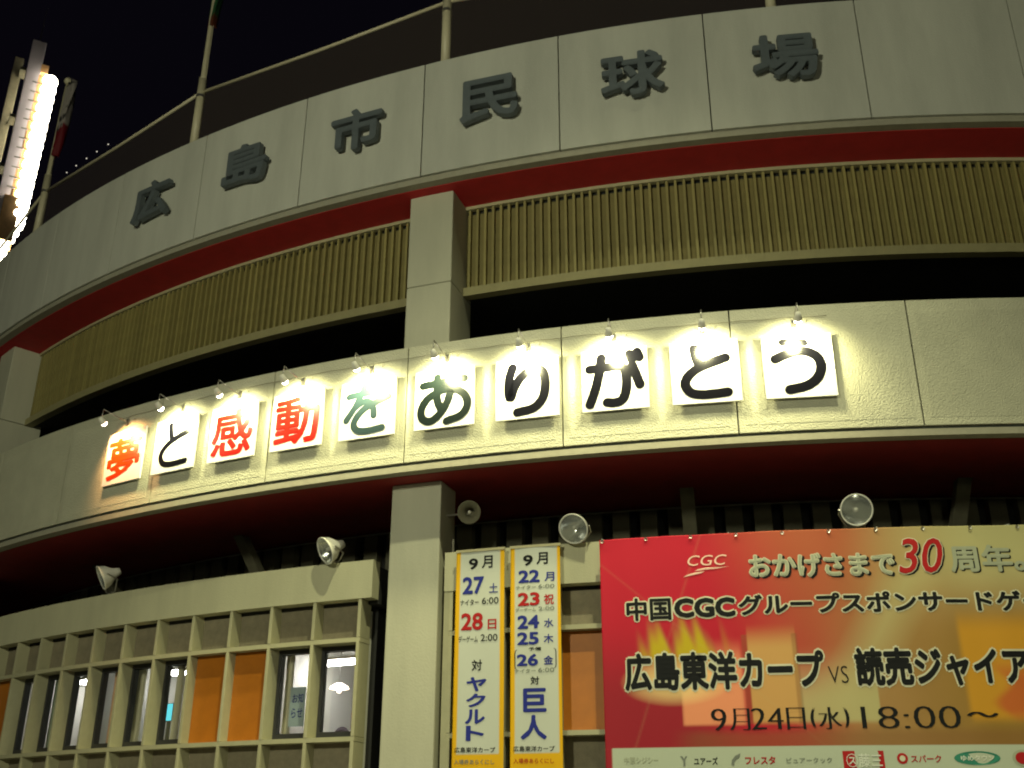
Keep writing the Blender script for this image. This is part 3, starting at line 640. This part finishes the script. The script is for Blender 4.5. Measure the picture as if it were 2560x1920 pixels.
for a, c in zip(ks[:-1], ks[1:]):
    zz = lambda k: min(13.22, 12.98+.045*(k+1)) + H; q0, q1 = a+.03, c-.03; r = R-.3
    A0 = Vector((r*sin(q0*DTH), -r*cos(q0*DTH), zz(q0))); A1 = Vector((r*sin(q1*DTH), -r*cos(q1*DTH), zz(q1)))
    b = MB(); b.tube([A0, A0.lerp(A1, .5)-Vector((0, 0, .03)), A1], .032, 8); part('rail', b, 'pole', FN, True)
    b = MB(); b.add([(A0.x, A0.y, 11.85+H), (A1.x, A1.y, 11.85+H), (A1.x, A1.y, zz(q1)-.04), (A0.x, A0.y, zz(q0)-.04)], [(0, 1, 2, 3)]); part('net', b, 'net', FN)
for kk in (-.15, .02, .20, .37, .55):  # insulator beads, their glints put in as emission
    t = kk*DTH; r = R-.27; b = MB(); prof = [(.014*sin(pi*i/6), -.014*cos(pi*i/6)) for i in range(7)]
    b.lathe(prof, 10, Matrix.Translation((r*sin(t), -r*cos(t), 13.03+H)) @ Matrix.Rotation(-pi/2, 4, 'Y')); part('rail_glint', b, 'railglint', FN, True)
# flags
def flag(name, k, z0, z1, wd, colf, lab, seed):
    vs = []; fs = []; cols = []; nu, nv = 16, 30
    for j in range(nv+1):
        v = j/nv; z = z0+(z1-z0)*v
        for i in range(nu+1):
            u = i/nu; ww = wd*(.45+.55*sin(pi*min(1, (1-v)*.9+.12)))
            x = .02-.12*(1-v)+u*ww+.02*sin(v*9+seed); y = .07*sin(u*15+v*4+seed)*(.4+u); vs.append((x, y, z-z0)); cols.append(colf(u, v))
    for j in range(nv):
        for i in range(nu):
            a = j*(nu+1)+i; fs.append((a, a+1, a+nu+2, a+nu+1))
    me = bpy.data.meshes.new(name); me.from_pydata(vs, [], fs); me.materials.append(MT['print'])
    ca = me.color_attributes.new('Col', 'FLOAT_COLOR', 'POINT')
    for i, c in enumerate(cols): ca.data[i].color = (*c, 1)
    for p in me.polygons: p.use_smooth = True
    o = link(name, me, None, P(k, -.3, z0), th(k)); o.modifiers.new('t', 'SOLIDIFY').thickness = .003
    tag(o, lab, 'flag'); return o
def c1(u, v):
    if v > .36:
        return lin((.10, .09, .10)) if (sin(u*9+v*17)*sin(v*23-u*5) > .45) else lin((.55, .52, .50))
    return lin((.36, .04, .08))
flag('flag', -.60, 13.9, 15.85, .60, c1, 'limp flag, white above and red below, on the left flag pole', .5)
flag('flag', 1.77, 14.7, 17.4, .42, lambda u, v: lin((.10, .26, .14)) if v > .09 else lin((.30, .14, .06)), 'limp dark green flag at the top edge of the view on the second pole', 2.)
# ---------------------------------------------------------------- stadium light tower, about 70 m away
hx, hy = -.48235572, .87597543; lx, ly = hy, -hx
TW = thing('light_tower', 'tall stadium light tower with a glowing column of floodlamps at the left edge', 'light tower', (hx*70, hy*70, 0), atan2(ly, lx))
b = MB(); b.box(-1.09, -.16, -.45, .45, 0, 52.8+H); part('column', b, 'towerwhite', TW, bevel=.05)
b = MB(); b.box(-2.0, -1.40, 1.6, 2.4, 0, 52.4+H); part('column', b, 'darkboard', TW, bevel=.05)
b = MB(); b.tube([(-.65, 0, 52.8+H), (-.65, 0, 56.2+H)], [.06, .02], 6); part('lightning_rod', b, 'steel', TW)
for j in range(7):
    z = 26+j*4.1; b = MB(); b.box(-1.5, -1.0, .46, 1.59, z+H, z+.25+H); part('cross_beam', b, 'darkboard', TW)
lampm = MB(); lampm.lathe([(.0, -.56), (.24, -.50), (.42, -.3), (.49, .0), (.44, .2), (.28, .38), (.0, .45)], 14); lme = lampm.mesh('floodlamp', MT['towerlamp'], True)
boxm = MB(); boxm.box(-.30, .20, -.35, .35, -.34, .34); bme = boxm.mesh('ballast_box', MT['towerbox'])
brm = MB(); brm.box(-.55, .55, -.03, .03, -.03, .03); brme = brm.mesh('lamp_bracket', MT['steel'])
rows = [(.62-.012*j, 49.6-.80*j) for j in range(15)]+[(.52-.16*j, 38.05-.55*j) for j in range(6)]
for j, (x, z) in enumerate(rows):
    for yy in (-.45, .45):
        fl_ = link('floodlamp', lme, TW, (x, yy, z+H)); fl_.scale = (1, 1, 1) if j < 15 else (.7, .7, .62)
    if j < 15:
        link('ballast_box', bme, TW, (x-.55, -.1, z+H)); link('lamp_bracket', brme, TW, (x-.62, -.5, z-.40+H))
link('ballast_box', bme, TW, (.10, -.1, 50.55+H))
b = MB(); b.box(-.7, .35, -.8, .8, 36.2+H, 39.6+H); part('switch_cabinet', b, 'cabinet', TW, bevel=.04)
# ---------------------------------------------------------------- inside the rooms
def inroom(name, k, dr, z, lab, cat, group=None): return thing(name, lab, cat, P(k, dr, z), th(k), group)
G = 'ceiling lights seen through the windows'
for (k, dr, z, wd, m, lab) in ((-.60, -3.0, 2.86, .17, 'tube', 'round ceiling light behind the fourth lit window from the left'), (-.12, -3.0, 2.84, .15, 'tube', 'small bright ceiling light left of the curtained windows'),
                         (.88, -3.0, 2.78, .16, 'tube', 'bright ceiling light over the window with the cyan screen'), (2.76, -3.0, 2.68, .42, 'tube', 'long white ceiling tube in the window beside the pillar')):
    o = inroom('ceiling_light', k, dr, z, lab, 'ceiling light', G)
    b = MB(); b.box(-wd, wd, -.10, .10, -.06, .0); part('diffuser', b, m, o, bevel=.01)
    b = MB(); b.box(-wd-.02, wd+.02, -.12, .12, .002, .05); part('fitting', b, 'housing', o)
    b = MB(); b.tube([(0, 0, .05), (0, 0, 2.94-z)], .008, 6); part('hanger', b, 'steel', o)
o = inroom('pendant_lamp', 2.775, -2.95, 2.28, 'small white pendant lamp hanging low in the window beside the pillar', 'pendant lamp')
b = MB(); b.lathe([(.0, .03), (.05, .03), (.14, -.02), (.16, -.06), (.05, -.05), (.03, -.12), (.0, -.12)], 18, Matrix.Rotation(-pi/2, 4, 'Y')); part('shade', b, 'tubewarm', o, True)
b = MB(); b.tube([(0, 0, .03), (0, 0, .66)], .006, 6); part('cord', b, 'steel', o)
o = inroom('monitor', .845, -3.0, 1.92, 'small glowing cyan screen low in a left hand window', 'monitor')
b = MB(); b.box(-.11, .11, -.02, .03, -.01, .30); part('bezel', b, 'frame', o)
b = MB(); b.box(-.10, .10, -.024, -.021, .0, .29); part('screen', b, 'screen', o)
b = MB(); b.box(-.03, .03, -.01, .03, -1.9, -.012); part('stand', b, 'frame', o)
def curtain(k, dr, wd, m, lab):
    o = inroom('curtain', k, dr, 1.1, lab, 'curtain', 'curtains behind the windows'); vs = []; fs = []; n = 24
    for i in range(n+1):
        x = -wd/2+wd*i/n; y = .025*sin(i*1.9)
        vs += [(x, y, 0), (x, y, 1.55)]
    for i in range(n): fs.append((2*i, 2*i+2, 2*i+3, 2*i+1))
    b = MB(); b.add(vs, fs); part('cloth', b, m, o, True); b = MB(); b.tube([(-wd/2, 0, 1.56), (wd/2, 0, 1.56)], .012, 6); part('curtain_rail', b, 'steel', o)
curtain(1.405, -.97, .13, 'curtainp', 'narrow peach curtain in a left hand window'); curtain(1.64, -1.0, .20, 'curtain', 'pale curtain edge beside the white glowing panel')
curtain(2.05, -.98, .13, 'curtain', 'pleated pale curtain beside the cyan screen'); curtain(.69, -.98, .24, 'curtaing', 'grey green curtain in the third window from the left')
curtain(1.08, -1.0, .14, 'curtaing', 'grey green curtain strip beside the round ceiling light'); curtain(2.98, -1.05, .12, 'curtain', 'pale curtain edge left of the taped notice')
o = inroom('glow_panel', 1.60, -1.45, 1.35, 'white upright panel with added glow in a left hand window', 'glowing panel')  # glow added to imitate a bright highlight inside the window
b = MB(); b.box(-.10, .10, -.02, 0, 0, 1.1); part('diffuser', b, 'softglow', o, bevel=.01)
b = MB(); b.box(-.12, .12, .002, .05, -.02, 1.12); part('case', b, 'housing', o)
o = inroom('poster', 3.10, -.93, 1.44, 'pale blue notice with faint lettering taped inside a window', 'poster')
b = MB(); b.box(-.13, .13, -.004, 0, 0, .54); part('paper', b, 'poster', o)
for q, (tx, x0, x1, z0, z1) in enumerate((('お知', -.09, .10, .32, .45), ('らせ', -.09, .10, .12, .25))):
    vs, fs = fit(tx, .01, x0, x1, z0, z1); b = MB(); b.add([(x, -.006, y) for x, y, z in vs], fs); part('lettering', b, 'blue', o)
o = inroom('office_chair', 2.775, -2.9, -.14, 'dark rounded chair back at the foot of the window beside the pillar', 'chair')
b = MB(); b.lathe([(.0, -.03), (.13, -.03), (.17, .0), (.13, .03), (.0, .03)], 18, Matrix.Translation((0, .2, 1.62)) @ Matrix.Rotation(-pi/2, 4, 'Z')); part('backrest', b, 'chair', o, True)
b = MB(); b.box(-.22, .22, -.25, .2, .88, .95); part('seat', b, 'chair', o, bevel=.02)
b = MB(); b.tube([(0, 0, .0), (0, 0, .88)], .03, 8); part('stem', b, 'steel', o)
b = MB(); b.tube([(0, .2, .9), (0, .2, 1.5)], .02, 8); part('back_post', b, 'steel', o)
o = inroom('red_notice', 2.82, -3.4, 1.55, 'small orange red notice deep in the window beside the pillar', 'notice')
b = MB(); b.box(-.12, .12, -.01, 0, .1, .35); part('panel', b, 'inkred', o)
# ---------------------------------------------------------------- unseen lamps behind the viewer, placed to light the front
def street_lamp(x, y, z, power, color, lab, shade=False, size=.25, aim=None, cone=70):
    L = thing('street_lamp', lab, 'street lamp', (x, y, 0), atan2(-x, 20-y) if shade else 0, 'street lamps on the forecourt')
    zt = z+H
    b = MB(); b.tube([(0, -.5, 0), (0, -.5, zt+.35), (0, -.3, zt+.6), (0, 0, zt+.62)], [.09, .06, .05, .045], 10); part('pole', b, 'pole', L, True)
    if shade:
        b = MB(); b.box(-.9, .9, -.9, .9, zt+.50, zt+.55); part('lamp_shade', b, 'dark', L)
        b = MB(); b.box(-.9, .9, .88, .9, zt+.28, zt+.50); part('shade_skirt', b, 'dark', L)
    b = MB(); prof = [(.12*sin(pi*i/8), -.12*cos(pi*i/8)) for i in range(9)]
    b.lathe(prof, 14, Matrix.Translation((0, 0, zt+.36)) @ Matrix.Rotation(-pi/2, 4, 'Y')); part('globe', b, 'streetglow', L, True)
    ld = bpy.data.lights.new('street_light', 'SPOT' if aim else 'POINT'); ld.energy = power; ld.color = color; ld.shadow_soft_size = size
    lo = bpy.data.objects.new('street_light', ld); COL.objects.link(lo); lo.parent = L; lo.location = (0, 0, zt+.12)
    if aim: ld.spot_size = radians(cone); ld.spot_blend = .6; lo.rotation_euler = (Vector(aim)-Vector((x, y, zt))).to_track_quat('-Z', 'Y').to_euler()
street_lamp(3.5, -2, 28, 25000, (1, 1, .60), 'very tall floodlight mast right behind the viewer', size=.3, aim=(-.5, 8, 0), cone=45)
street_lamp(-8, -5, 7.8, 6000, (.99, 1, .71), 'forecourt lamp behind the viewer to the left', size=.7)
street_lamp(5, -4, 5.4, 500, (1, 1, .66), 'weak fill lamp added behind the viewer to the right', size=.4)  # unseen weak fill light, added to lift the stadium front
